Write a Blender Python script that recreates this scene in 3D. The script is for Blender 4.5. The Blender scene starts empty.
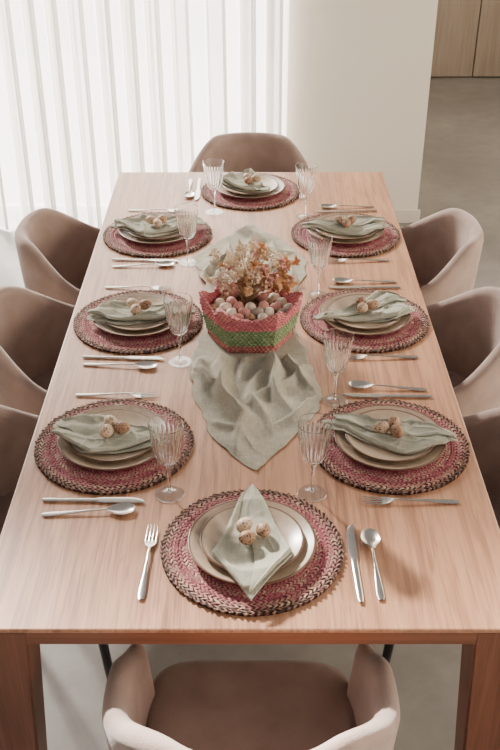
import bpy, bmesh, math, random
from mathutils import Vector, Matrix, noise
random.seed(7)
C = bpy.context.scene.collection
TAU = 2*math.pi

def lin(c):
    def f(v):
        v/=255.0
        return v/12.92 if v<=0.04045 else ((v+0.055)/1.055)**2.4
    return (f(c[0]),f(c[1]),f(c[2]),1.0)

# ---------------------------------------------------------------- nodes
class NT:
    def __init__(s,name):
        s.m=bpy.data.materials.new(name); s.m.use_nodes=True
        s.t=s.m.node_tree; s.b=s.t.nodes["Principled BSDF"]; s.out=s.t.nodes["Material Output"]
    def n(s,kind,**kw):
        nd=s.t.nodes.new(kind)
        for k,v in kw.items(): setattr(nd,k,v)
        return nd
    def l(s,a,b): s.t.links.new(a,b)
    def put(s,sock,v):
        if isinstance(v,bpy.types.NodeSocket): s.l(v,sock)
        else: sock.default_value=v
    def math(s,op,a,b=None,c=None):
        nd=s.n('ShaderNodeMath',operation=op)
        s.put(nd.inputs[0],a)
        if b is not None: s.put(nd.inputs[1],b)
        if c is not None: s.put(nd.inputs[2],c)
        return nd.outputs[0]
    def mix(s,f,a,b,mode='MIX'):
        nd=s.n('ShaderNodeMix',data_type='RGBA',blend_type=mode)
        s.put(nd.inputs[0],f); s.put(nd.inputs[6],a); s.put(nd.inputs[7],b)
        return nd.outputs[2]
    def ramp(s,f,stops,interp='LINEAR'):
        nd=s.n('ShaderNodeValToRGB'); cr=nd.color_ramp; cr.interpolation=interp
        while len(cr.elements)<len(stops): cr.elements.new(0.5)
        for e,(p,c) in zip(cr.elements,stops): e.position=p; e.color=c
        s.l(f,nd.inputs[0]); return nd.outputs[0]
    def maprange(s,v,a,b,c=0.0,d=1.0):
        nd=s.n('ShaderNodeMapRange'); s.put(nd.inputs[0],v)
        for i,x in enumerate((a,b,c,d)): nd.inputs[i+1].default_value=x
        return nd.outputs[0]
    def coords(s,scale=(1,1,1),kind='Object',rot=(0,0,0)):
        tc=s.n('ShaderNodeTexCoord'); mp=s.n('ShaderNodeMapping')
        s.l(tc.outputs[kind],mp.inputs[0]); mp.inputs['Scale'].default_value=scale
        mp.inputs['Rotation'].default_value=rot
        return mp.outputs[0]
    def noise(s,vec,scale,detail=4,rough=0.5,dist=0.0):
        nd=s.n('ShaderNodeTexNoise'); s.l(vec,nd.inputs['Vector'])
        nd.inputs['Scale'].default_value=scale; nd.inputs['Detail'].default_value=detail
        nd.inputs['Roughness'].default_value=rough; nd.inputs['Distortion'].default_value=dist
        return nd.outputs['Fac']
    def bump(s,h,strength=0.3,dist=0.002):
        nd=s.n('ShaderNodeBump'); s.l(h,nd.inputs['Height'])
        nd.inputs['Strength'].default_value=strength; nd.inputs['Distance'].default_value=dist
        s.l(nd.outputs[0],s.b.inputs['Normal'])
    def base(s,c,rough=0.5,metal=0.0,spec=None):
        s.put(s.b.inputs['Base Color'],c); s.b.inputs['Roughness'].default_value=rough
        s.b.inputs['Metallic'].default_value=metal
        if spec is not None: s.b.inputs['Specular IOR Level'].default_value=spec

def noisy(name,c1,c2,scale=20,rough=0.7,bump=0.0,bdist=0.002,bscale=None,spec=None,sheen=0.0,metal=0.0):
    m=NT(name); v=m.coords(); f=m.noise(v,scale)
    m.base(m.ramp(f,[(0.3,lin(c1)),(0.7,lin(c2))]),rough,metal,spec)
    if bump: m.bump(m.noise(v,bscale or scale*6,3),bump,bdist)
    if sheen: m.b.inputs['Sheen Weight'].default_value=sheen; m.b.inputs['Sheen Roughness'].default_value=0.4
    return m.m

def wood(name,c1,c2,c3,axis='Y',rough=0.42,grain=0.5,spec=0.4,dk=None):
    m=NT(name)
    sc={'Y':(17,1.5,22),'Z':(22,22,0.9),'X':(0.9,22,22)}[axis]
    sc2={'Y':(110,4.5,130),'Z':(160,160,4),'X':(4,160,160)}[axis]
    v=m.coords(sc); v2=m.coords(sc2)
    f=m.noise(v,1.0,6,0.62,1.5); g=m.noise(v2,1.0,4,0.65,0.6)
    big=m.noise(m.coords({'Y':(5,0.8,3),'Z':(3,3,0.4),'X':(0.4,3,3)}[axis]),1.5,3,0.5,0.8)
    col=m.ramp(f,[(0.28,lin(c2)),(0.5,lin(c1)),(0.72,lin(c3))])
    k=m.maprange(g,0.45,0.62,0.0,1.0)
    col=m.mix(m.math('MULTIPLY',k,grain),col,lin(dk or c2))
    col=m.mix(m.maprange(big,0.35,0.65,0,0.4),col,lin(c3))
    m.base(col,rough,0,spec); m.bump(g,0.2,0.0008)
    return m.m

M={}
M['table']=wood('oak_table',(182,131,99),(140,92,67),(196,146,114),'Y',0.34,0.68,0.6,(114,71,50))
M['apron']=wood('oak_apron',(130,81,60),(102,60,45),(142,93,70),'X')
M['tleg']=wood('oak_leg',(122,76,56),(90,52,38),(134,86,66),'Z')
M['cab']=wood('grey_wood',(158,141,126),(126,111,98),(170,155,140),'Z',0.55)
M['cabdark']=noisy('cabinet_body',(70,58,48),(84,70,58),10,0.7)
M['velvet']=noisy('taupe_velvet',(154,132,122),(172,149,138),14,0.95,0.7,0.0015,300,0.1,0.3)
M['velvet2']=noisy('taupe_seat',(136,115,106),(154,132,122),14,0.95,0.7,0.0015,300,0.1,0.3)
M['black']=noisy('black_metal',(22,20,20),(34,31,30),20,0.4)
M['wall']=noisy('cream_paint',(230,221,206),(234,226,212),2,0.85,0.05,0.0006,200)
M['skirt']=noisy('white_skirting',(218,210,196),(224,216,202),2,0.6)
m=NT('polished_concrete'); v=m.coords(); f=m.noise(v,1.3,6,0.6); g=m.noise(v,9,6,0.65)
col=m.ramp(f,[(0.3,lin((126,121,116))),(0.7,lin((158,153,148)))])
col=m.mix(m.maprange(g,0.35,0.65,0,0.4),col,lin((112,107,102)))
m.base(col,0.36,0,0.4); m.bump(g,0.05,0.001); M['floor']=m.m
M['frame']=noisy('window_frame',(190,190,190),(200,200,200),5,0.5)

def stone(name,c1,c2,e0,e1):
    m=NT(name); v=m.coords(); f=m.noise(v,60,5); s=m.noise(v,420,2)
    tc=m.n('ShaderNodeTexCoord'); ln=m.n('ShaderNodeVectorMath',operation='LENGTH'); m.l(tc.outputs['Object'],ln.inputs[0])
    col=m.ramp(f,[(0.3,lin(c1)),(0.7,lin(c2))])
    col=m.mix(m.maprange(s,0.64,0.70,0,0.6),col,lin((120,96,78)))
    col=m.mix(m.maprange(ln.outputs['Value'],e0,e1,0,0.95),col,lin((94,60,40)))
    m.base(col,0.28,0,0.5); return m.m
M['plate']=stone('stoneware',(166,142,120),(180,157,135),0.1268,0.1290)
M['plate2']=stone('stoneware_small',(176,153,131),(190,168,146),0.1018,0.1040)

def linen(name,c1,c2,t=0.35):
    m=NT(name); v=m.coords()
    w1=m.noise(m.coords((700,40,200)),1,2); w2=m.noise(m.coords((40,700,200)),1,2)
    w=m.math('ADD',w1,w2)
    col=m.ramp(m.noise(v,14,4),[(0.3,lin(c1)),(0.7,lin(c2))])
    col=m.mix(m.maprange(w,0.8,1.2,0,t),col,lin(tuple(int(x*0.72) for x in c1)))
    m.base(col,0.95,0,0.1); m.bump(w,0.4,0.0012)
    return m.m
M['napkin']=linen('sage_linen',(168,164,147),(181,177,160),0.34)
M['runner']=linen('stone_gauze',(170,162,145),(183,175,158),0.48)
M['steel']=noisy('steel',(190,182,174),(204,197,190),30,0.24,metal=1.0)
def glassm(name,f0,f1,tc,tint=1.0):
    m=NT(name)
    tr=m.n('ShaderNodeBsdfTransparent'); tr.inputs[0].default_value=(tc,tc,tc,1)
    gs=m.n('ShaderNodeBsdfGlossy'); gs.inputs['Roughness'].default_value=0.05
    lw=m.n('ShaderNodeLayerWeight'); lw.inputs[0].default_value=0.5
    fac=m.math('ADD',f0,m.math('MULTIPLY',m.math('POWER',lw.outputs['Facing'],3.0),f1))
    m2=m.n('ShaderNodeMixShader'); m.l(fac,m2.inputs[0]); m.l(tr.outputs[0],m2.inputs[1]); m.l(gs.outputs[0],m2.inputs[2])
    m.l(m2.outputs[0],m.out.inputs[0]); return m.m
m=NT('glass_bowl'); gl=m.n('ShaderNodeBsdfGlass'); gl.inputs['IOR'].default_value=1.42; gl.inputs['Roughness'].default_value=0.0
m.l(gl.outputs[0],m.out.inputs[0]); M['glass']=m.m
M['glass_stem']=M['glass']; M['glass_foot']=glassm('glass_foot',0.06,0.8,0.95)

m=NT('sheer_curtain')
tr=m.n('ShaderNodeBsdfTransparent'); tl=m.n('ShaderNodeBsdfTranslucent'); df=m.n('ShaderNodeBsdfDiffuse')
tl.inputs[0].default_value=(0.76,0.735,0.70,1); df.inputs[0].default_value=(0.89,0.865,0.84,1)
a=m.n('ShaderNodeMixShader'); a.inputs[0].default_value=0.53; m.l(tl.outputs[0],a.inputs[1]); m.l(df.outputs[0],a.inputs[2])
wv=m.noise(m.coords((260,260,6)),1,2)
lw=m.n('ShaderNodeLayerWeight'); lw.inputs[0].default_value=0.5
den=m.math('MINIMUM',m.math('ADD',m.maprange(wv,0.3,0.7,0.62,0.72),m.math('MULTIPLY',lw.outputs['Facing'],0.50)),0.99)
b=m.n('ShaderNodeMixShader'); m.l(den,b.inputs[0]); m.l(tr.outputs[0],b.inputs[1]); m.l(a.outputs[0],b.inputs[2])
m.l(b.outputs[0],m.out.inputs[0]); M['curtain']=m.m

# woven placemat
RW=0.0068; NTW=84; PAR=4.2; NPH=7.0
m=NT('woven_seagrass')
tc=m.n('ShaderNodeTexCoord'); sp=m.n('ShaderNodeSeparateXYZ'); m.l(tc.outputs['Object'],sp.inputs[0])
x,y=sp.outputs[0],sp.outputs[1]
r=m.math('SQRT',m.math('ADD',m.math('MULTIPLY',x,x),m.math('MULTIPLY',y,y)))
th=m.math('ARCTAN2',y,x)
q=m.math('DIVIDE',r,RW); fl=m.math('FLOOR',q); fr=m.math('FRACT',q)
par=m.math('MULTIPLY',m.math('SUBTRACT',m.math('MULTIPLY',m.math('MODULO',fl,2.0),2.0),1.0),PAR)
nz0=m.noise(tc.outputs['Object'],45,3)
ph=m.math('ADD',m.math('ADD',m.math('ADD',m.math('MULTIPLY',th,float(NTW)),m.math('MULTIPLY',fr,par)),m.math('MULTIPLY',nz0,NPH)),m.math('MULTIPLY',fl,1.9))
sn=m.math('SINE',ph)
sid=m.math('FLOOR',m.math('DIVIDE',ph,TAU)); wn=m.n('ShaderNodeTexWhiteNoise',noise_dimensions='2D')
cb=m.n('ShaderNodeCombineXYZ'); m.l(sid,cb.inputs[0]); m.l(fl,cb.inputs[1]); m.l(cb.outputs[0],wn.inputs['Vector'])
rnd_=wn.outputs['Value']
rr=m.math('DIVIDE',r,0.187)
wd=m.maprange(rr,0.86,0.96,0.0,0.7)
mask=m.maprange(m.math('SUBTRACT',sn,wd),-0.95,-0.25)
A=m.ramp(rr,[(0.0,lin((184,112,118))),(0.60,lin((178,98,106))),(0.70,lin((192,126,126))),(0.78,lin((166,84,94))),(0.87,lin((180,116,114))),(0.94,lin((152,100,90))),(0.99,lin((158,120,98)))])
A2=m.ramp(rr,[(0.0,lin((150,72,84))),(0.62,lin((140,58,74))),(0.74,lin((206,170,146))),(0.82,lin((130,52,66))),(0.91,lin((200,166,138))),(0.98,lin((84,54,46)))])
B=m.ramp(rr,[(0.0,lin((122,58,68))),(0.62,lin((112,48,60))),(0.78,lin((98,46,54))),(0.89,lin((76,42,44))),(0.94,lin((46,34,31))),(0.99,lin((38,29,26)))])
col=m.mix(mask,B,m.mix(m.maprange(rnd_,0.45,0.70),A,A2))
col=m.mix(m.maprange(fr,0.0,0.16,0.4,0.0),col,lin((66,36,40)))
nz_=m.noise(tc.outputs['Object'],160,3); col=m.mix(m.maprange(nz_,0.45,0.70,0,0.3),col,lin((104,56,60)))
m.base(col,0.75,0,0.25); M['mat']=m.m

# basket weave
BRH=0.0086; BN=62.0
m=NT('basket_weave')
tc=m.n('ShaderNodeTexCoord'); sp=m.n('ShaderNodeSeparateXYZ'); m.l(tc.outputs['Object'],sp.inputs[0])
x,y,z=sp.outputs
th=m.math('ARCTAN2',y,x); q=m.math('DIVIDE',z,BRH); fl=m.math('FLOOR',q); fr=m.math('FRACT',q)
par=m.math('MULTIPLY',m.math('SUBTRACT',m.math('MULTIPLY',m.math('MODULO',fl,2.0),2.0),1.0),3.2)
nzb=m.noise(tc.outputs['Object'],40,3)
ph=m.math('ADD',m.math('ADD',m.math('MULTIPLY',th,BN),m.math('MULTIPLY',fr,par)),m.math('MULTIPLY',nzb,6.0))
sn=m.math('SINE',ph)
sid=m.math('FLOOR',m.math('DIVIDE',ph,TAU)); wn=m.n('ShaderNodeTexWhiteNoise',noise_dimensions='2D')
cb=m.n('ShaderNodeCombineXYZ'); m.l(sid,cb.inputs[0]); m.l(fl,cb.inputs[1]); m.l(cb.outputs[0],wn.inputs['Vector'])
mask=m.maprange(sn,-1.0,-0.45); zz=m.math('DIVIDE',m.math('ADD',z,m.math('MULTIPLY',m.math('SUBTRACT',nzb,0.5),0.012)),0.13)
A=m.ramp(zz,[(0.0,lin((188,116,110))),(0.18,lin((132,148,110))),(0.58,lin((202,116,120))),(0.84,lin((196,112,114)))],'CONSTANT')
A2=m.ramp(zz,[(0.0,lin((162,92,88))),(0.18,lin((112,128,90))),(0.58,lin((182,96,104))),(0.84,lin((210,140,134)))],'CONSTANT')
B=m.ramp(zz,[(0.0,lin((112,64,60))),(0.18,lin((80,94,64))),(0.58,lin((134,70,76))),(0.84,lin((122,64,68)))],'CONSTANT')
m.base(m.mix(mask,B,m.mix(wn.outputs['Value'],A,A2)),0.65,0,0.3); M['basket']=m.m
M['straw']=noisy('straw',(100,76,54),(140,112,80),60,0.9,0.6,0.004,90)

def eggmat(name,c1,c2,sp,amt,sc=170,str_=0.9):
    m=NT(name); oi=m.n('ShaderNodeObjectInfo'); v=m.n('ShaderNodeVectorMath',operation='ADD')
    tc=m.n('ShaderNodeTexCoord'); m.l(tc.outputs['Object'],v.inputs[0])
    cmb=m.n('ShaderNodeCombineXYZ'); m.l(oi.outputs['Random'],cmb.inputs[0]); m.l(cmb.outputs[0],v.inputs[1])
    c=m.mix(oi.outputs['Random'],lin(c1),lin(c2))
    f=m.noise(v.outputs[0],sc,2,0.5)
    c=m.mix(m.maprange(f,amt,amt+0.03,0,str_),c,lin(sp)); m.base(c,0.5,0,0.25); return m.m
M['egg']=eggmat('speckled_egg',(178,142,114),(150,112,86),(56,34,26),0.575,240,0.95)
M['egg2']=eggmat('pale_egg',(206,180,154),(188,158,132),(66,42,32),0.585,240,0.95)
M['egg3']=eggmat('pink_egg',(214,160,148),(196,134,126),(140,98,88),0.72)
M['egg4']=eggmat('grey_brown_egg',(172,158,144),(148,126,110),(90,68,58),0.66)
M['egg5']=eggmat('plain_pale_egg',(236,222,204),(220,200,178),(150,116,92),0.74)
M['stem']=noisy('dried_stem',(136,106,76),(162,132,98),60,0.9)
M['fcream']=noisy('dried_cream',(214,190,158),(232,210,182),80,0.95,0.5,0.002,200)
M['forange']=noisy('dried_orange',(204,146,102),(224,172,130),60,0.9)
M['fochre']=noisy('dried_ochre',(202,158,112),(220,182,138),60,0.9)
M['fpink']=noisy('dried_pink',(202,150,138),(222,176,162),60,0.9)
M['fwhite']=noisy('dried_white',(228,210,190),(240,224,208),60,0.9)

# ---------------------------------------------------------------- mesh helpers
def mesh(name,verts,faces,mat=None,smooth=True,auto=None):
    me=bpy.data.meshes.new(name); me.from_pydata([tuple(v) for v in verts],[],faces); me.validate(); me.update()
    bm=bmesh.new(); bm.from_mesh(me); bmesh.ops.recalc_face_normals(bm,faces=bm.faces); bm.to_mesh(me); bm.free()
    if smooth:
        for p in me.polygons: p.use_smooth=True
    if auto is not None: me.set_sharp_from_angle(angle=math.radians(auto))
    if mat: me.materials.append(mat)
    return me
def obj(name,me,loc=(0,0,0),rot=(0,0,0),parent=None,label=None,cat=None,group=None,kind=None,scale=None):
    o=bpy.data.objects.new(name,me); C.objects.link(o); o.location=loc; o.rotation_euler=rot
    if scale: o.scale=scale
    if parent: o.parent=parent
    if label: o['label']=label
    if cat: o['category']=cat
    if group: o['group']=group
    if kind: o['kind']=kind
    return o
def boxes(name,lst,mat,bev=0.0,seg=2):
    bm=bmesh.new()
    for (x0,x1,y0,y1,z0,z1) in lst:
        b=bmesh.new(); bmesh.ops.create_cube(b,size=1.0)
        for v in b.verts: v.co=Vector(((x0+x1)/2+v.co.x*(x1-x0),(y0+y1)/2+v.co.y*(y1-y0),(z0+z1)/2+v.co.z*(z1-z0)))
        if bev: bmesh.ops.bevel(b,geom=b.edges[:],offset=bev,segments=seg,affect='EDGES',profile=0.5)
        t=bpy.data.meshes.new('t'); b.to_mesh(t); b.free(); bm.from_mesh(t); bpy.data.meshes.remove(t)
    me=bpy.data.meshes.new(name); bm.to_mesh(me); bm.free(); me.materials.append(mat); return me
def lathe(name,prof,mat,n=64,rad=None,closed=False,auto=50):
    V=[];F=[]
    for (r,z) in prof:
        for i in range(n):
            a=TAU*i/n; k=rad(a,r,z) if rad else 1.0
            V.append((r*k*math.cos(a),r*k*math.sin(a),z))
    m_=len(prof)
    for j in range(m_-1):
        for i in range(n):
            a=j*n+i;b=j*n+(i+1)%n; j2=(j+1)%m_; F.append((a,b,j2*n+(i+1)%n,j2*n+i))
    F.append(tuple(range(n))[::-1]); F.append(tuple((m_-1)*n+i for i in range(n)))
    return mesh(name,V,F,mat,True,auto)
def tube_pts(pts,rads,n=8):
    V=[];F=[]
    for k,(p,r) in enumerate(zip(pts,rads)):
        p=Vector(p); d=(Vector(pts[min(k+1,len(pts)-1)])-Vector(pts[max(k-1,0)])).normalized()
        u=d.orthogonal().normalized() if abs(d.z)>0.999 else d.cross(Vector((0,0,1))).normalized(); w=d.cross(u)
        for i in range(n):
            a=TAU*i/n; V.append(p+u*math.cos(a)*r+w*math.sin(a)*r)
    for k in range(len(pts)-1):
        for i in range(n): F.append((k*n+i,k*n+(i+1)%n,(k+1)*n+(i+1)%n,(k+1)*n+i))
    F.append(tuple(range(n))); F.append(tuple((len(pts)-1)*n+i for i in range(n)))
    return V,F
def join(parts):
    V=[];F=[]
    for v,f in parts:
        o=len(V); V+=list(v); F+=[tuple(i+o for i in q) for q in f]
    return V,F
def copy_thing(root,children,loc,rotz):
    r=root.copy(); C.objects.link(r); r.location=loc; r.rotation_euler=(0,0,rotz)
    for c in children:
        k=c.copy(); k.parent=r; C.objects.link(k)
    return r
def sm(t): t=max(0,min(1,t)); return t*t*(3-2*t)
def nz(*a): return noise.noise(Vector(a))

# ---------------------------------------------------------------- room
TZ=0.75
YW=4.935; XL=-4.2
obj('floor',boxes('floor',[(XL-0.1,3.3,-1.2,8.6,-0.1,0)],M['floor']),kind='structure')
obj('wall_back',boxes('wall_back',[(0.19,0.915,YW,YW+0.16,0,3.1),(XL,0.19,YW+0.06,YW+0.16,2.75,3.1)],M['wall']),kind='structure')
obj('wall_corridor',boxes('wall_corridor',[(0.79,0.915,YW+0.16,8.5,0,3.1)],M['wall']),kind='structure')
obj('wall_left',boxes('wall_left',[(XL-0.1,XL,-1.2,YW+0.16,0,3.1)],M['wall']),kind='structure')
obj('wall_right',boxes('wall_right',[(3.2,3.3,-1.2,8.5,0,3.1)],M['wall']),kind='structure')
obj('wall_far',boxes('wall_far',[(0.79,3.3,8.5,8.6,0,3.1)],M['wall']),kind='structure')
obj('baseboard_back',boxes('baseboard_back',[(0.19,0.93,YW-0.015,YW,0,0.075)],M['skirt'],0.002),kind='structure')
obj('baseboard_left',boxes('baseboard_left',[(XL,XL+0.015,-1.2,YW-0.16,0,0.075)],M['skirt'],0.002),kind='structure')
wf=[]
for xx in (XL,-3.1,-1.75,0.13): wf.append((xx,xx+0.06,YW+0.08,YW+0.13,0,2.75))
wf+= [(XL,0.19,YW+0.08,YW+0.13,0,0.06),(XL,0.19,YW+0.08,YW+0.13,2.69,2.75)]
obj('window_1',boxes('window_1',wf,M['frame'],0.004),kind='structure')

def curtain(x0,x1,seed,y=YW-0.085):
    n=int((x1-x0)/0.004); rows=16; V=[];F=[]; H=2.72
    for j in range(rows+1):
        z=0.012+(H-0.012)*j/rows
        for i in range(n+1):
            x=x0+(x1-x0)*i/n
            t=x*TAU/0.125+5.5*nz(x*2.3,seed,z*0.05)
            amp=0.050+0.034*nz(x*4,seed+4,z*0.10)
            e=min(1,min(x-x0,x1-x)/0.04)
            s_=math.sin(t)
            V.append((x+0.026*math.sin(2*t)*e,y+e*(amp*s_+0.006*nz(x*22,seed+9,z*0.2)),z))
    for j in range(rows):
        for i in range(n): a=j*(n+1)+i; F.append((a,a+1,a+n+2,a+n+1))
    return mesh('curtain',V,F,M['curtain'])
for k,(a,b) in enumerate([(-4.15,-2.82),(-2.80,-1.49),(-1.475,0.185)]):
    obj('sheer_curtain',curtain(a,b,k*3.3),label='white sheer floor-length curtain hanging in soft pleats',cat='curtain',group='sheer curtains at the window')

for (x0,x1) in [(0.93,1.80),(1.80,3.0)]:
    mid=(x0+x1)/2 if x1-x0>1 else None
    c=obj('cupboard',boxes('cupboard_body',[(x0+0.002,x1-0.002,7.90,8.49,0,2.4)],M['cabdark']),label='tall cupboard with plain greyish wood doors along the corridor',cat='cupboard',group='corridor cupboards')
    ds=[(x0,mid),(mid,x1)] if mid else [(x0,x1)]
    for (a,b) in ds:
        obj('door',boxes('cupboard_door',[(a+0.004,b-0.004,7.875,7.899,0.012,2.39)],M['cab'],0.002),parent=c)

# ---------------------------------------------------------------- table
Y0,Y1,HX=1.261,3.677,0.525
tab=obj('dining_table',None,(0,(Y0+Y1)/2,0),label='long rectangular oak dining table with square legs, set for eight',cat='table')
HL=(Y1-Y0)/2
def tp(n,me): return obj(n,me,parent=tab)
tp('table_top',boxes('table_top',[(-HX,HX,-HL,HL,TZ-0.010,TZ)],M['table'],0.003))
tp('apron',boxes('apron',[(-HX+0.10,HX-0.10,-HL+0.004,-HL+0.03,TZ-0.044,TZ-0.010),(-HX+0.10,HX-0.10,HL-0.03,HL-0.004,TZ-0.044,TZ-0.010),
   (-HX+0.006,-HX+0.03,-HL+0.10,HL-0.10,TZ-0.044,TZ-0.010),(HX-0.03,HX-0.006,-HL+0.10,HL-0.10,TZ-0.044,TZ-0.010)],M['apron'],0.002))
def legmesh():
    w=0.101
    top=[(0,0),(w,0),(w,w),(0,w)]; b=0.062
    bot=[(0,0),(b,0),(b,b),(0,b)]
    V=[(x,y,TZ-0.010) for x,y in top]+[(x,y,0) for x,y in bot]
    F=[(0,1,2,3),(7,6,5,4)]+[(i,(i+1)%4,4+(i+1)%4,4+i) for i in range(4)]
    me=mesh('leg',V,F,M['tleg'],False)
    bm=bmesh.new(); bm.from_mesh(me); bmesh.ops.bevel(bm,geom=bm.edges[:],offset=0.004,segments=2,affect='EDGES'); bm.to_mesh(me); bm.free()
    return me
lm=legmesh()
e=0.004
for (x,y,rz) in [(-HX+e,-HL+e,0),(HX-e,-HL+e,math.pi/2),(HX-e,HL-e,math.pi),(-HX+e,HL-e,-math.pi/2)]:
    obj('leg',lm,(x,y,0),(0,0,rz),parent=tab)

# ---------------------------------------------------------------- chairs (facing +Y)
def shell():
    V=[];F=[]; n=64; zb=0.385; N=None; ZT=0.79
    for i in range(n+1):
        ph=math.radians(-124+248*i/n); e=abs(math.degrees(ph))
        zt=ZT-0.150*sm((e-34)/66.0)-0.050*sm((e-98)/26.0)
        s_,c_=math.sin(ph),math.cos(ph)
        if e>90: s_=math.copysign(1-(1-abs(s_))*0.5,s_)
        px=math.copysign(abs(s_)**0.86,s_)*(0.82+0.18*sm((e-35)/60)); py=-math.copysign(abs(c_)**0.80,c_)
        def P(off,z):
            k=0.87+0.13*max(0,(z-zb)/0.40)**0.8
            return (px*(0.290*k-off),py*(0.286*k-off)+0.0,z)
        th=0.044
        ring=[P(0.02,zb),P(0.0,zb+0.02)]
        for q in (0.2,0.4,0.6,0.8): ring.append(P(-0.004*math.sin(math.pi*q),zb+(zt-zb)*q))
        ring+=[P(-0.002,zt-0.028),P(0.001,zt-0.015),P(0.010,zt-0.004),P(th/2,zt),P(th-0.010,zt-0.004),P(th-0.001,zt-0.015),P(th+0.001,zt-0.028)]
        for q in (0.8,0.6,0.4,0.2): ring.append(P(th-0.002+0.006*math.sin(math.pi*q),zb+(zt-zb)*q))
        ring+=[P(th-0.004,zb+0.02),P(0.03,zb)]
        N=len(ring); V+=ring
    for i in range(n):
        for j in range(N): F.append((i*N+j,i*N+(j+1)%N,(i+1)*N+(j+1)%N,(i+1)*N+j))
    for i in (0,n):
        ctr=sum((Vector(V[i*N+j]) for j in range(N)),Vector())/N
        sx=math.copysign(1,ctr.x)
        prev=[i*N+j for j in range(N)]
        for (lp,dy) in ((0.12,0.010),(0.40,0.020),(0.75,0.025)):
            base=len(V)
            for j in range(N):
                p=Vector(V[i*N+j]); m2=Vector((ctr.x,ctr.y,p.z)); q=p.lerp(m2,lp).lerp(ctr,lp*0.12)+Vector((-sx*dy*0.1,dy,0)); V.append(tuple(q))
            for j in range(N): F.append((prev[j],prev[(j+1)%N],base+(j+1)%N,base+j))
            prev=[base+j for j in range(N)]
        F.append(tuple(prev))
    return mesh('backrest',V,F,M['velvet'])
def cushion(name,rx,y0,y1,z0,z1,mat,dome=0.012):
    n=80; V=[];F=[]; yc=(y0+y1)/2; ry=(y1-y0)/2
    prof=[(0.0,z0),(0.6,z0),(0.93,z0+0.003),(0.985,z0+0.018),(1.0,(z0+z1)/2),(0.985,z1-0.016),(0.95,z1-0.004),(0.88,z1+0.002),(0.6,z1+dome*0.8),(0.3,z1+dome),(0.0,z1+dome)]
    for k,z in prof:
        for i in range(n):
            a=TAU*i/n; c,s=math.cos(a),math.sin(a); ex=0.36 if s>0 else 0.5
            V.append((rx*k*math.copysign(abs(c)**ex,c),yc+ry*k*math.copysign(abs(s)**ex,s),z))
    for j in range(len(prof)-1):
        for i in range(n): F.append((j*n+i,j*n+(i+1)%n,(j+1)*n+(i+1)%n,(j+1)*n+i))
    return mesh(name,V,F,mat)
sh=shell(); cu=cushion('seat',0.220,-0.190,0.238,0.405,0.474,M['velvet2'],0.003); sb=cushion('seat_base',0.205,-0.180,0.205,0.372,0.404,M['velvet'],0.0)
vf=tube_pts([(0,0,0.38),(0.035,0.04,0.0)],[0.013,0.009],12); lgm=mesh('chair_leg',*vf,M['black'],True,60)
root=obj('dining_chair',None,label='taupe velvet tub dining chair with wraparound arms and thin black legs',cat='chair',group='chairs around the dining table')
kids=[obj('backrest',sh,parent=root),obj('seat',cu,parent=root),obj('seat_base',sb,parent=root)]
for sx,sy in ((-1,-1),(1,-1),(1,1),(-1,1)):
    kids.append(obj('leg',lgm,(sx*0.17,sy*0.15,0),(0,0,0),parent=root,scale=(sx,sy,1)))
root.location=(0,1.208,0)
spots=[((-0.002,3.79,0),math.pi)]
for Y in (1.83,2.455,3.065):
    spots.append(((-0.520,Y,0),-math.pi/2+random.uniform(-.05,.05))); spots.append(((0.510,Y,0),math.pi/2+random.uniform(-.05,.05)))
for loc,rz in spots: copy_thing(root,kids,loc,rz)

# ---------------------------------------------------------------- place settings
def matmesh():
    na=500; V=[];F=[]
    R=0.1865; nr=134; prof=[max(0.002,R*j/nr) for j in range(nr+1)]
    for j,r in enumerate(prof):
        q=r/RW; fl=math.floor(q); fr=q-fl
        par=PAR*(2*(fl%2)-1)
        for i in range(na):
            a=TAU*i/na; at=math.atan2(math.sin(a),math.cos(a))
            nn=0.5+0.5*nz(r*math.cos(a)*45,r*math.sin(a)*45,0)
            tw=math.sin(at*NTW+fr*par+nn*NPH+fl*1.9)
            amp=1.0 if r<0.14 else 1.3
            z=0.0048+amp*0.0016*math.sin(math.pi*fr)**0.6+0.0007*tw*amp*(1 if r>0.1 else 0)+0.0006*nz(r*math.cos(a)*90,r*math.sin(a)*90,3)
            rr=r*(1+ (0.012*tw+0.016*nz(math.cos(a)*9,math.sin(a)*9,2))*(max(0,(r-0.17)/0.0165)))
            V.append((rr*math.cos(a),rr*math.sin(a),z))
    for j in range(nr):
        for i in range(na): F.append((j*na+i,j*na+(i+1)%na,(j+1)*na+(i+1)%na,(j+1)*na+i))
    b=len(V)
    for i in range(na): a=TAU*i/na; V.append((R*math.cos(a),R*math.sin(a),0.0))
    for i in range(na): F.append((nr*na+i,nr*na+(i+1)%na,b+(i+1)%na,b+i))
    F.append(tuple(b+i for i in range(na))); F.append(tuple(range(na)))
    return mesh('placemat',V,F,M['mat'])
MM=matmesh()
def plateprof(s):
    return [(0.0005,0),(0.078*s,0),(0.085*s,0.0035),(0.115*s,0.0105),(0.1305*s,0.0170),(0.1318*s,0.0190),(0.1300*s,0.0204),(0.126*s,0.0192),(0.114*s,0.0142),(0.094*s,0.0080),(0.084*s,0.0062),(0.0005,0.0058)]
PL=lathe('dinner_plate',plateprof(1.0),M['plate'],96,auto=None); PS=lathe('side_plate',[(r,z*0.92) for r,z in plateprof(0.805)],M['plate2'],96,auto=None)

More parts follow.
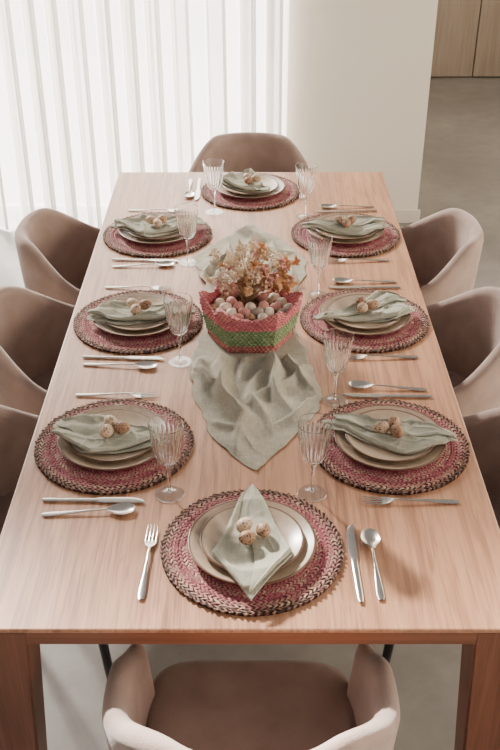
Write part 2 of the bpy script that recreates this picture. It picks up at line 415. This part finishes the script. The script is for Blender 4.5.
def zplate(r):
    if r<0.062: return 0.0135
    if r<0.106: return 0.0135+0.013*((r-0.062)/0.044)
    if r<0.13: return 0.0265-0.003*((r-0.106)/0.024)
    return 0.0235-0.011*sm((r-0.13)/0.05)
def napkin(seed,loose,hl=0.170):
    rnd=random.Random(seed)
    u=lambda a:rnd.uniform(-a,a)*loose
    top=(-0.006+u(.030),hl+u(.012)); bot=(0.002+u(.030),-hl+u(.01))
    ym=-0.045+u(.04); wl=0.080+u(.014); wr=0.080+u(.014)
    tw0=0.0 if loose<0.5 else 0.12
    cr=[(rnd.uniform(0,math.pi),rnd.uniform(-.05,.05),rnd.uniform(.5,1)) for _ in range(8 if loose>.5 else 6)]
    def layer(fa,fb,y0,y1,dz,bulge,ang,sd,rollL,rollR,th=0.0014):
        ns,nc=72,56; T=[];Bt=[]; ca,sa=math.cos(ang),math.sin(ang)
        for i in range(ns+1):
            t=i/ns; y=y0+(y1-y0)*t
            yy=(top[1]-y)/(top[1]-ym) if y>ym else (y-bot[1])/(ym-bot[1])
            yy=max(0.0,min(1,yy)); k=max(0.02,tw0+(1-tw0)*yy**0.95)
            cx=top[0]*sm((y-ym)/(top[1]-ym))+bot[0]*sm((ym-y)/(ym-bot[1]))
            a_,b_=fa(t),fb(t)
            L=cx+ (a_*k*(wl if a_<0 else wr)); R=cx+(b_*k*(wr if b_>0 else wl))
            L+=0.004*loose*nz(y*20,sd,4); R+=0.004*loose*nz(y*20,sd,8)
            for j in range(nc+1):
                c=j/nc; x=L+(R-L)*c; yq=y+0.012*loose*nz(c*2.2,sd,6)
                X=x*ca-yq*sa; Y=x*sa+yq*ca
                r=math.hypot(X,Y)
                z=zplate(r)+dz
                w=max(0.004,R-L)
                h=bulge*math.sqrt(max(0,math.sin(math.pi*c)))*min(1,w/0.05)
                if rollL: h+=0.0060*math.exp(-((c-0.10)/0.08)**2)*min(1,w/0.04)
                if rollR: h+=0.0060*math.exp(-((c-0.90)/0.08)**2)*min(1,w/0.04)
                h+=(0.0050+0.0060*loose)*max(0,nz(X*22+Y*7,Y*9-X*4,sd)+0.05)
                for (an,of,st) in cr:
                    dd=X*math.cos(an)+Y*math.sin(an)-of+0.010*nz(X*14,Y*14,an)
                    h+=0.0040*st*(0.45+0.55*loose)*math.exp(-abs(dd)/0.0040)
                h+=0.0005*nz(X*90,Y*90,sd)
                z+=h
                T.append((X,Y,z)); Bt.append((X,Y,max(z-th-h*0.8,zplate(r)*0.97)))
        W=nc+1; F=[]; n0=len(T); V=T+Bt
        for i in range(ns):
            for j in range(nc):
                a=i*W+j; F.append((a,a+1,a+W+1,a+W)); F.append((n0+a,n0+a+W,n0+a+W+1,n0+a+1))
        for i in range(ns):
            a=i*W; F.append((a,a+W,n0+a+W,n0+a)); a=i*W+nc; F.append((a,n0+a,n0+a+W,a+W))
        for j in range(nc):
            F.append((j,n0+j,n0+j+1,j+1)); a=ns*W+j; F.append((a,a+1,n0+a+1,n0+a))
        return V,F
    lo=1 if loose>.5 else 0
    P=[layer(lambda t:-1,lambda t:1,top[1],bot[1],0.0018,0.001,0.0,seed,0,0),
       layer(lambda t:-0.98,lambda t:0.42-0.1*t,top[1]-0.002,bot[1]+0.022,0.0055,0.002,u(.16),seed+3,1,0),
       layer(lambda t:-0.30+0.55*t,lambda t:0.98,top[1]-0.004-0.02*lo,bot[1]+0.010,0.0110,0.002,u(.26),seed+6,0,1)]
    return mesh('napkin',*join(P),M['napkin'])
NK=[napkin(1.3,0.25),napkin(4.7,1.0,0.152),napkin(8.2,1.0,0.152),napkin(11.9,1.0,0.152),napkin(15.1,1.0,0.152),napkin(21.4,0.9,0.112),napkin(31.7,1.0,0.150),napkin(47.3,1.0,0.150)]

def eggmesh(name,mat,L=0.033,W=0.0255):
    V=[];F=[];n=24;m_=16
    for j in range(1,m_):
        t=math.pi*j/m_; z=math.cos(t)*L/2; r=math.sin(t)*W/2*(1+0.13*(-math.cos(t)))
        for i in range(n): a=TAU*i/n; V.append((r*math.cos(a),r*math.sin(a),z))
    a0=len(V); V+= [(0,0,L/2),(0,0,-L/2)]
    for j in range(m_-2):
        for i in range(n): F.append((j*n+i,j*n+(i+1)%n,(j+1)*n+(i+1)%n,(j+1)*n+i))
    for i in range(n): F.append((a0,(i+1)%n,i)); F.append((a0+1,(m_-2)*n+i,(m_-2)*n+(i+1)%n))
    return mesh(name,V,F,mat)
EG=[eggmesh('egg',M['egg'],0.038,0.030),eggmesh('egg_pale',M['egg2'],0.038,0.030)]
BE=[eggmesh('egg_b',M['egg5'],0.038,0.030),eggmesh('egg_p',M['egg3'],0.038,0.030),eggmesh('egg_s',M['egg'],0.036,0.029),eggmesh('egg_g',M['egg4'],0.038,0.030)]

def strip(secs,n=10):
    V=[];F=[]
    for (y,xc,hw,zc,th,dish) in secs:
        up=[];dn=[]
        for i in range(n+1):
            c=-1+2*i/n; x=xc+c*hw; z=zc-dish*(1-c*c)
            e=th/2*math.sqrt(max(0.0,1-c*c*0.92))
            up.append((x,y,z+e)); dn.append((x,y,z-e))
        V+=up+dn[::-1]
    N=2*(n+1)
    for k in range(len(secs)-1):
        for i in range(N): F.append((k*N+i,k*N+(i+1)%N,(k+1)*N+(i+1)%N,(k+1)*N+i))
    F.append(tuple(range(N))); F.append(tuple((len(secs)-1)*N+i for i in range(N)))
    return V,F
def handle(L0,L1):
    out=[]
    for t in range(0,13):
        u=t/12; y=L0+(L1-L0)*u
        hw=0.0024+0.0050*(1-sm(u/0.9))
        if t==0: hw=0.005
        out.append((y,0,hw,0.003+0.0054*sm(u),0.0030,0))
    return out
def fork():
    P=[]
    h=handle(-0.107,0.03)
    for y,hw,z in ((0.037,0.0035,0.0075),(0.043,0.0085,0.0058),(0.050,0.0122,0.0045),(0.060,0.0130,0.0038)): h.append((y,0,hw,z,0.0022,0.0012))
    P.append(strip(h))
    for k in range(4):
        xc=-0.0108+0.0072*k
        P.append(strip([(0.057,xc,0.0023,0.0034,0.0020,0),(0.075,xc,0.0018,0.0032,0.0018,0),(0.092,xc*0.98,0.0016,0.0050,0.0016,0),(0.106,xc*0.96,0.0007,0.0072,0.0010,0)],4))
    return mesh('fork',*join(P),M['steel'],True,50)
def spoon():
    h=handle(-0.103,0.035)
    for u in range(1,15):
        t=u/14; y=0.035+0.062*t
        w=0.0195*math.sqrt(max(0.0,1-((t-0.56)/0.47)**2)) if t>0.12 else 0.0035+0.006*t/0.12
        w=max(w,0.002)
        if t>=1: w=0.003
        dish=0.0065*(w/0.0195)
        h.append((y,0,w,0.0088-0.0012*math.sin(math.pi*t),0.0016,dish))
    return mesh('spoon',*strip(h,14),M['steel'],True,50)
def knife():
    s=[]
    for t in range(0,11):
        u=t/10; s.append((-0.115+0.115*u,0,0.0058 if t else 0.004,0.0035+0.0005*u,0.0045-0.0012*u,0))
    s.append((0.006,0,0.0068,0.004,0.002,0))
    for u in range(1,12):
        t=u/11; w=0.0088*(1 if t<0.6 else math.sqrt(max(0.02,1-((t-0.6)/0.41)**2)))
        s.append((0.006+0.104*t,0.0088-w,w,0.004,0.0014,0))
    return mesh('knife',*strip(s,8),M['steel'],True,50)
FK,SP,KN=fork(),spoon(),knife()

def gl_bowl():
    P=[(0.004,0.085),(0.012,0.089),(0.0205,0.098),(0.0265,0.112),(0.0300,0.128),(0.0328,0.144),(0.0352,0.160),(0.0370,0.170),(0.0383,0.178),(0.0405,0.194)]
    th=0.0016
    prof=P+[(0.0397,0.195)]+[(r-th,z+ (0.0015 if z<0.1 else 0)) for r,z in P[::-1]]
    prof[-1]=(0.001,0.0875)
    outer=set((round(r,5),round(z,5)) for r,z in P)
    def rad(a,r,z):
        if (round(r,5),round(z,5)) not in outer or z>0.165 or r<0.006: return 1.0
        return 0.988+0.060*(1-abs(math.sin(a*10)))
    return lathe('bowl',prof,M['glass'],160,rad,auto=22)
GB=gl_bowl()
GS=lathe('stem',[(0.0045,0.0068),(0.0037,0.012),(0.0034,0.04),(0.0038,0.07),(0.0062,0.079),(0.0045,0.0848)],M['glass_stem'],12,auto=20)
GF=lathe('foot',[(0.001,0.0),(0.034,0.0),(0.0348,0.0012),(0.033,0.0026),(0.031,0.0020),(0.015,0.0042),(0.005,0.0065),(0.001,0.0065)],M['glass_foot'],48)
g0=obj('wine_glass',None,label='clear cut-crystal wine glass standing empty on the table',cat='glass',group='wine glasses on the table')
GSc=(0.95,0.95,0.98)
gk=[obj('bowl',GB,parent=g0),obj('stem',GS,parent=g0),obj('foot',GF,parent=g0)]
g0.scale=GSc
GP=[(-0.179,1.655),(0.135,1.658),(-0.19,2.219),(0.213,2.029),(0.205,2.612),(-0.202,2.838),(-0.131,3.262),(0.194,3.219)]
GZ=TZ+0.0005
g0.location=(GP[0][0],GP[0][1],GZ)
for i,(x,y) in enumerate(GP[1:]): copy_thing(g0,gk,(x,y,GZ),0.3*i)

settings=[((0.002,1.48),0.0),((-0.323,1.84),-math.pi/2),((0.328,1.84),math.pi/2),((-0.325,2.443),-math.pi/2),((0.330,2.45),math.pi/2),
          ((-0.320,3.06),-math.pi/2),((0.327,3.06),math.pi/2),((0.0,3.462),math.pi)]
NIDX=[0,4,2,6,3,1,7,5]
MT=0.0080
def put(name,me,base,ang,lx,ly,z,rz=0,label='',cat='',group='',rot=None):
    c,s=math.cos(ang),math.sin(ang)
    X=base[0]+lx*c-ly*s; Y=base[1]+lx*s+ly*c
    return obj(name,me,(X,Y,z),rot if rot else (0,0,ang+rz),label=label,cat=cat,group=group)
for i,(bp,ang) in enumerate(settings):
    rj=random.uniform(-0.05,0.05)
    near=(i==0); far=(i==7)
    put('placemat',MM,bp,ang,0,0,TZ+0.0005,random.uniform(0,6),'round woven placemat in pink and red with dark braided rim','placemat','woven placemats on the table')
    put('dinner_plate',PL,bp,ang,0,0,TZ+MT,0,'beige stoneware dinner plate on a woven placemat','plate','dinner plates')
    put('side_plate',PS,bp,ang,0,0,TZ+MT+0.0063,0,'smaller beige stoneware plate stacked on a dinner plate','plate','side plates')
    nr=0.0 if near else random.uniform(-0.22,0.22)
    if far: nr=0.75
    put('napkin',NK[NIDX[i]],bp,ang,0,0,TZ+MT,nr,'sage green linen napkin folded to points across the plates','napkin','folded napkins')
    zc=TZ+MT+0.0135+0.0180+0.0135
    cl=[(-0.015,0.014),(0.023,-0.002),(-0.010,-0.024)]
    ro=random.uniform(-1.2,1.2)
    for k,(ex,ey) in enumerate(cl):
        if not near:
            a_=ro+k*TAU/3; ex,ey=0.0225*math.cos(a_),0.0225*math.sin(a_)
            rz_=a_+math.pi/2+random.uniform(-.3,.3)+ang
        else:
            rz_=(2.3,0.2,-1.0)[k]
        put('egg',EG[(i+k)%2 if not near else (0 if k else 1)],bp,ang,ex,ey,zc,0,'small speckled quail egg resting on a napkin','egg','quail eggs on the napkins',rot=(math.radians(80+random.uniform(-8,8)),0,rz_))
    dy=-0.038 if near else -0.018
    lab=' lying beside a woven placemat'
    fx,kx,sx_=(-0.199,0.199,0.226) if far else (-0.211,0.207,0.247)
    put('fork',FK,bp,ang,fx,dy,TZ+0.0003,(-0.03 if near else rj*0.8),'polished steel dinner fork'+lab,'fork','forks on the table')
    put('knife',KN,bp,ang,kx,dy,TZ+0.0003,(0.02 if near else (0 if far else rj)),'polished steel table knife'+lab,'knife','knives on the table')
    put('spoon',SP,bp,ang,sx_+(0.006 if far else 0),dy-0.005,TZ+0.0003,(0.02 if near or far else random.uniform(-.12,.12)),'polished steel tablespoon'+lab,'spoon','spoons on the table')

# ---------------------------------------------------------------- runner cloth
rows=[(1.737,0.008,0.014),(1.77,-0.020,0.036),(1.80,-0.044,0.056),(1.85,-0.078,0.090),(1.902,-0.104,0.120),(1.95,-0.118,0.150),(2.011,-0.134,0.178),(2.08,-0.150,0.180),(2.153,-0.162,0.170),(2.23,-0.164,0.158),(2.311,-0.150,0.140),(2.45,-0.12,0.12),(2.56,-0.12,0.12),(2.68,-0.14,0.15),(2.76,-0.170,0.178),(2.846,-0.186,0.182),(2.91,-0.165,0.16),(2.978,-0.125,0.125),(3.04,-0.085,0.085),(3.09,-0.05,0.045),(3.139,-0.012,0.010)]
def rw(y):
    for k in range(len(rows)-1):
        a,b=rows[k],rows[k+1]
        if y<=b[0]:
            t=(y-a[0])/(b[0]-a[0]); return a[1]+(b[1]-a[1])*t,a[2]+(b[2]-a[2])*t
    return rows[-1][1:]
folds=[
 ([(-0.110,2.27),(-0.140,2.14),(-0.115,2.02)],0.026,0.013),
 ([(-0.055,2.27),(-0.085,2.16),(-0.070,2.04),(-0.030,1.93),(-0.030,1.83)],0.046,0.017),
 ([(-0.010,2.27),(-0.015,2.19),(-0.03,2.11)],0.026,0.011),
 ([(0.020,2.13),(0.000,2.02),(0.03,1.90)],0.030,0.014),
 ([(0.040,2.27),(0.058,2.17),(0.050,2.06),(0.095,1.95)],0.050,0.016),
 ([(0.095,2.27),(0.105,2.18),(0.150,2.08)],0.040,0.014),
 ([(0.15,2.19),(0.09,2.09),(0.00,2.00),(-0.07,1.98)],0.024,0.013),
 ([(0.15,2.02),(0.09,1.93),(0.03,1.90)],0.018,0.011),
 ([(-0.15,2.19),(-0.10,2.10),(-0.04,2.07)],0.022,0.011),
 ([(-0.10,1.93),(-0.04,1.89),(0.02,1.82)],0.015,0.010),
 ([(-0.10,2.60),(-0.145,2.72),(-0.14,2.85)],0.034,0.013),
 ([(-0.055,2.55),(-0.09,2.70),(-0.050,2.85),(-0.07,2.98)],0.040,0.014),
 ([(-0.005,2.55),(-0.02,2.75),(0.02,2.92),(-0.005,3.07)],0.034,0.012),
 ([(0.05,2.55),(0.040,2.72),(0.090,2.86),(0.06,2.98)],0.040,0.014),
 ([(0.10,2.58),(0.13,2.70),(0.13,2.83)],0.032,0.013),
 ([(-0.15,2.80),(-0.06,2.86),(0.0,2.80)],0.022,0.011),
 ([(0.02,2.93),(0.08,2.88),(0.14,2.90)],0.022,0.011)]
def seg(p,a,b):
    ax,ay=a;bx,by=b; dx,dy=bx-ax,by-ay; t=((p[0]-ax)*dx+(p[1]-ay)*dy)/(dx*dx+dy*dy); t=max(0,min(1,t))
    qx,qy=p[0]-ax-dx*t,p[1]-ay-dy*t
    return math.hypot(qx,qy),t,(dx*qy-dy*qx)
def runner():
    ns,nc=280,96; T=[]
    for i in range(ns+1):
        y=1.737+(3.139-1.737)*i/ns; l,r=rw(y)
        l+=0.018*nz(y*12,1,0)+0.008*nz(y*33,1,4); r+=0.018*nz(y*12,5,0)+0.008*nz(y*33,8,4)
        d=max(0,abs(y-2.37)-0.115); f=sm(d/0.07)
        for j in range(nc+1):
            c=j/nc; x=l+(r-l)*c
            wx=x+0.024*nz(x*9,y*7,3)+0.004*nz(x*30,y*22,3); wy=y+0.03*nz(x*9,y*7,7)
            h=0.0
            if f>0:
                for pl,hh,ww in folds:
                    best=9;bt=0;L=len(pl)-1
                    for k in range(L):
                        dd,t,sg=seg((wx,wy),pl[k],pl[k+1])
                        w_=ww*(1.6 if sg>0 else 0.65)
                        v=dd/w_
                        if v<best: best=v; bt=(k+t)/L
                    if best<3:
                        g=hh*math.exp(-best**1.5)*(0.22+0.78*math.sin(math.pi*min(1,0.2+bt*0.8)))
                        h=max(h,g)+0.25*min(h,g)
            h+=0.008*max(0,nz(x*13,y*8,4)+0.2)+0.0014*nz(x*60,y*50,1)
            edge=min(1,min(c,1-c)*10)*0.7+0.3
            T.append((x,y,TZ+0.0026+max(0.0,h)*f*edge))
    W=nc+1;F=[]
    for i in range(ns):
        for j in range(nc): a=i*W+j; F.append((a,a+1,a+W+1,a+W))
    return mesh('cloth',T,F,M['runner'])
ru=obj('table_runner',runner(),label='crumpled sage grey gauze cloth lying under the basket',cat='cloth')
so=ru.modifiers.new('thick','SOLIDIFY'); so.thickness=0.0014; so.offset=-1

# ---------------------------------------------------------------- basket
BX,BY,BZ=0.0,2.365,TZ+0.0035
def hexr(a,R):
    a=(a%(TAU/6))-TAU/12
    h=R*math.cos(TAU/12)/math.cos(a)
    return 0.84*h+0.16*R*0.965
def basket():
    V=[];F=[];na=434; H=0.118; th=0.0055
    lv=[];nzz=88
    for j in range(nzz+1): lv.append((H*j/nzz,0))
    for j in range(nzz,2,-1): lv.append((H*j/nzz,1))
    for (z,ins) in lv:
        R=0.120+0.021*(z/H)**1.1+0.002*math.sin(math.pi*z/H)
        for i in range(na):
            a=TAU*i/na; at=math.atan2(math.sin(a),math.cos(a))
            q=z/BRH; fl=math.floor(q); fr=q-fl; par=3.2*(2*(fl%2)-1)
            nn=0.5+0.5*nz(R*math.cos(a)*40,R*math.sin(a)*40,z*40)
            d=0.0020*math.sin(math.pi*fr)+0.0014*math.sin(at*BN+fr*par+nn*6)*math.sin(math.pi*fr)+0.002*nz(math.cos(a)*6,math.sin(a)*6,z*50)
            rr=hexr(a,R)*(1+0.024*math.cos(6*a)*(z/H)**2+0.012*nz(math.cos(a)*2.5,math.sin(a)*2.5,7)*(z/H))+(d if not ins else -th-d*0.5)
            zz=z+ (0.026*(0.5+0.5*math.cos(6*a))**1.5-0.012+0.010*nz(math.cos(a)*2.4,math.sin(a)*2.4,4)+0.0010*math.sin(at*BN))*(z/H)**2.5
            V.append((rr*math.cos(a),rr*math.sin(a),zz))
    L=len(lv)
    for j in range(L-1):
        for i in range(na): F.append((j*na+i,j*na+(i+1)%na,(j+1)*na+(i+1)%na,(j+1)*na+i))
    F.append(tuple(range(na))); F.append(tuple((L-1)*na+i for i in range(na)))
    return mesh('basket',V,F,M['basket'])
obj('woven_basket',basket(),(BX,BY,BZ),label='woven basket in pink and green bands, filled with eggs',cat='basket')
V=[];F=[];na=72;nr=16
for j in range(nr+1):
    for i in range(na):
        a=TAU*i/na; r=(0.004+0.996*j/nr)*hexr(a,0.118)
        V.append((r*math.cos(a),r*math.sin(a),0.064+0.006*(1-(j/nr)**2)+0.004*nz(r*math.cos(a)*60,r*math.sin(a)*60,1)))
for j in range(nr):
    for i in range(na): F.append((j*na+i,j*na+(i+1)%na,(j+1)*na+(i+1)%na,(j+1)*na+i))
F.append(tuple(range(na)))
b=len(V)
for i in range(na):
    a=TAU*i/na; r=hexr(a,0.102); V.append((r*math.cos(a),r*math.sin(a),0.008))
for i in range(na): F.append((nr*na+i,nr*na+(i+1)%na,b+(i+1)%na,b+i))
F.append(tuple(b+i for i in range(na)))
obj('straw_filling',mesh('straw',V,F,M['straw']),(BX,BY,BZ),label='bed of straw filling the woven basket',cat='straw',kind='stuff')
pts=[]
s=0.0345
for j in range(-4,5):
    for i in range(-4,5):
        x=(i+0.5*(j%2))*s+random.uniform(-.002,.002); y=j*s*0.88+random.uniform(-.002,.002)
        a=math.atan2(y,x)
        if math.hypot(x,y)<hexr(a,0.112) : pts.append((x,y))
cnt=0
for (x,y) in pts:
    if math.hypot(x+0.014,y-0.034)<0.034: continue
    k=(0,1,3,0,2,1,0,3,1)[(cnt*5+int(random.random()*2))%9]; cnt+=1
    lab={0:'pale cream egg among others in the woven basket',1:'dusty pink egg among others in the woven basket',2:'speckled brown egg among others in the woven basket',3:'grey brown egg among others in the woven basket'}[k]
    z=0.064+0.006*(1-(math.hypot(x,y)/0.122)**2)+0.016
    obj('egg',BE[k],(BX+x,BY+y,BZ+z),(math.radians(90+random.uniform(-18,18)),random.uniform(-.3,.3),random.uniform(0,TAU)),label=lab,cat='egg',group='eggs in the basket')

# dried flowers
def fluffy(mat,L,W):
    V=[];F=[];n=14;m_=14
    for j in range(m_+1):
        t=j/m_; r=W*math.sin(math.pi*min(0.98,max(0.04,t**0.8)))
        for i in range(n):
            a=TAU*i/n; q=1+0.35*(random.random()-0.3); V.append((r*q*math.cos(a),r*q*math.sin(a),L*t+random.uniform(-.002,.002)))
    for j in range(m_):
        for i in range(n): F.append((j*n+i,j*n+(i+1)%n,(j+1)*n+(i+1)%n,(j+1)*n+i))
    for q in range(110):
        t=random.uniform(0.1,0.95); a=random.uniform(0,TAU); r=W*math.sin(math.pi*t**0.8)
        p=Vector((r*math.cos(a),r*math.sin(a),L*t)); d=Vector((math.cos(a),math.sin(a),1.1)).normalized()*W*0.8
        o=len(V); w=Vector((-math.sin(a),math.cos(a),0))*0.0008
        V+= [p-w,p+w,p+d]; F.append((o,o+1,o+2))
    return mesh('fluffy_head',V,F,mat)
def leafy(mat,n,L,W,spread,zr=0.8):
    V=[];F=[]
    for k in range(n):
        a=TAU*k/n*1.0+random.uniform(-.4,.4); el=random.uniform(0.2,spread); l=L*random.uniform(.7,1.1)
        z0=random.uniform(0,L*zr)
        d=Vector((math.cos(a)*math.sin(el),math.sin(a)*math.sin(el),math.cos(el))); sd=d.cross(Vector((0.1,0.2,1))).normalized(); up=sd.cross(d)
        o=len(V); st=7
        for i in range(st+1):
            t=i/st; w=W*math.sin(math.pi*min(1,t*0.94+0.04)); p=Vector((0,0,z0))+d*l*t+up*(-0.25*l*t*t)
            V+=[p-sd*w+up*w*0.5,p,p+sd*w+up*w*0.5]
        for i in range(st):
            for q in range(2): b=o+i*3+q; F.append((b,b+1,b+4,b+3))
    return mesh('leafy_head',V,F,mat)
def spray(mat,n,R,br):
    parts=[]
    for k in range(n):
        p=Vector((random.gauss(0,1),random.gauss(0,1),random.gauss(0.8,1))).normalized()*R*random.uniform(.6,1)
        p.z+=R*0.8
        parts.append(tube_pts([(0,0,0),tuple(p*0.5+Vector((0,0,R*0.25))),tuple(p)],[0.0006,0.0005,0.0004],4))
        bm=bmesh.new(); bmesh.ops.create_icosphere(bm,subdivisions=1,radius=br*random.uniform(.7,1.2))
        vs=[v.co+p for v in bm.verts]; fs=[tuple(v.index for v in f.verts) for f in bm.faces]; bm.free(); parts.append((vs,fs))
    return mesh('spray_head',*join(parts),mat)
heads=[(fluffy(M['fcream'],0.042,0.009),'cream bunny tail grass'),(fluffy(M['fpink'],0.036,0.009),'dusty pink bunny tail grass'),
 (leafy(M['forange'],13,0.021,0.0065,1.1,1.4),'dried orange leaf sprig'),(leafy(M['fpink'],16,0.017,0.0065,1.5,0.4),'dried peach pink blossom'),
 (spray(M['fwhite'],30,0.022,0.0030),'sprig of tiny white dried flowers'),(spray(M['fcream'],28,0.022,0.0034),'sprig of tiny cream dried flowers'),
 (leafy(M['fochre'],18,0.017,0.0065,1.5,0.4),'dried ochre straw flower'),(fluffy(M['forange'],0.034,0.008),'dried orange grass head')]
rnd=random.Random(21)
NF=74
for k in range(NF):
    bx=-0.014+rnd.uniform(-.013,.013); by=0.034+rnd.uniform(-.013,.013)
    a=rnd.uniform(0,TAU); rr=math.sqrt(rnd.random())*0.110
    tx=0.006+rr*math.cos(a)*1.0; ty=0.056+rr*math.sin(a)*0.56; tz=0.220-0.055*(rr/0.110)**2+rnd.uniform(-.055,.020)
    if k%5>=3: tz-=0.035
    p0=Vector((bx,by,0.075)); p1=Vector((tx,ty,tz)); pm=p0.lerp(p1,0.5)+Vector((-(tx-bx)*0.18,-(ty-by)*0.18,0.01))
    vf=tube_pts([(0,0,0),tuple(pm-p0),tuple(p1-p0)],[0.0012,0.0010,0.0008],6)
    me=mesh('stem',*vf,M['stem'])
    right=(tx>0.015)
    hi=rnd.choice([2,6,7,3,2,5,6,3] if right else [4,5,1,0,3,5,6,0,2,1])
    st=obj('dried_flower',me,tuple(Vector((BX,BY,BZ))+p0),label=heads[hi][1]+' in the woven basket',cat='dried flower',group='dried flowers in the basket')
    d=(p1-pm).normalized(); rot=d.to_track_quat('Z','Y').to_euler()
    sc=rnd.uniform(0.9,1.2)
    obj('flower_head',heads[hi][0],tuple(p1-p0),rot,parent=st,scale=(sc,sc,sc))

# ---------------------------------------------------------------- light
w=bpy.data.worlds.new('World'); bpy.context.scene.world=w; w.use_nodes=True
bg=w.node_tree.nodes['Background']; bg.inputs[0].default_value=(1.0,0.97,0.94,1); bg.inputs[1].default_value=0.40
def area(name,loc,tgt,sx,sy,pw,col):
    l=bpy.data.lights.new(name,'AREA'); l.shape='RECTANGLE'; l.size=sx; l.size_y=sy; l.energy=pw; l.color=col
    o=bpy.data.objects.new(name,l); C.objects.link(o); o.location=loc
    o.rotation_euler=(Vector(tgt)-Vector(loc)).to_track_quat('-Z','Y').to_euler(); return o
area('window_daylight',(-2.0,5.9,1.6),(-2.0,0,1.5),5.0,2.9,470,(1.0,0.98,0.96))
s=bpy.data.lights.new('sun','SUN'); s.energy=42; s.angle=math.radians(7); s.color=(1,0.95,0.88)
so_=bpy.data.objects.new('sun',s); C.objects.link(so_)
so_.rotation_euler=(Vector((0.60,-1.0,-0.62))).to_track_quat('-Z','Y').to_euler(); so_.location=(-2,7,4)

# ---------------------------------------------------------------- camera
cd=bpy.data.cameras.new('camera'); cam=bpy.data.objects.new('camera',cd); C.objects.link(cam)
cd.sensor_fit='VERTICAL'; cd.sensor_height=36; cd.lens=960/750*36
cam.location=(-0.002,0,2.102); cam.rotation_euler=(math.radians(90-32.13),0,0)
bpy.context.scene.camera=cam
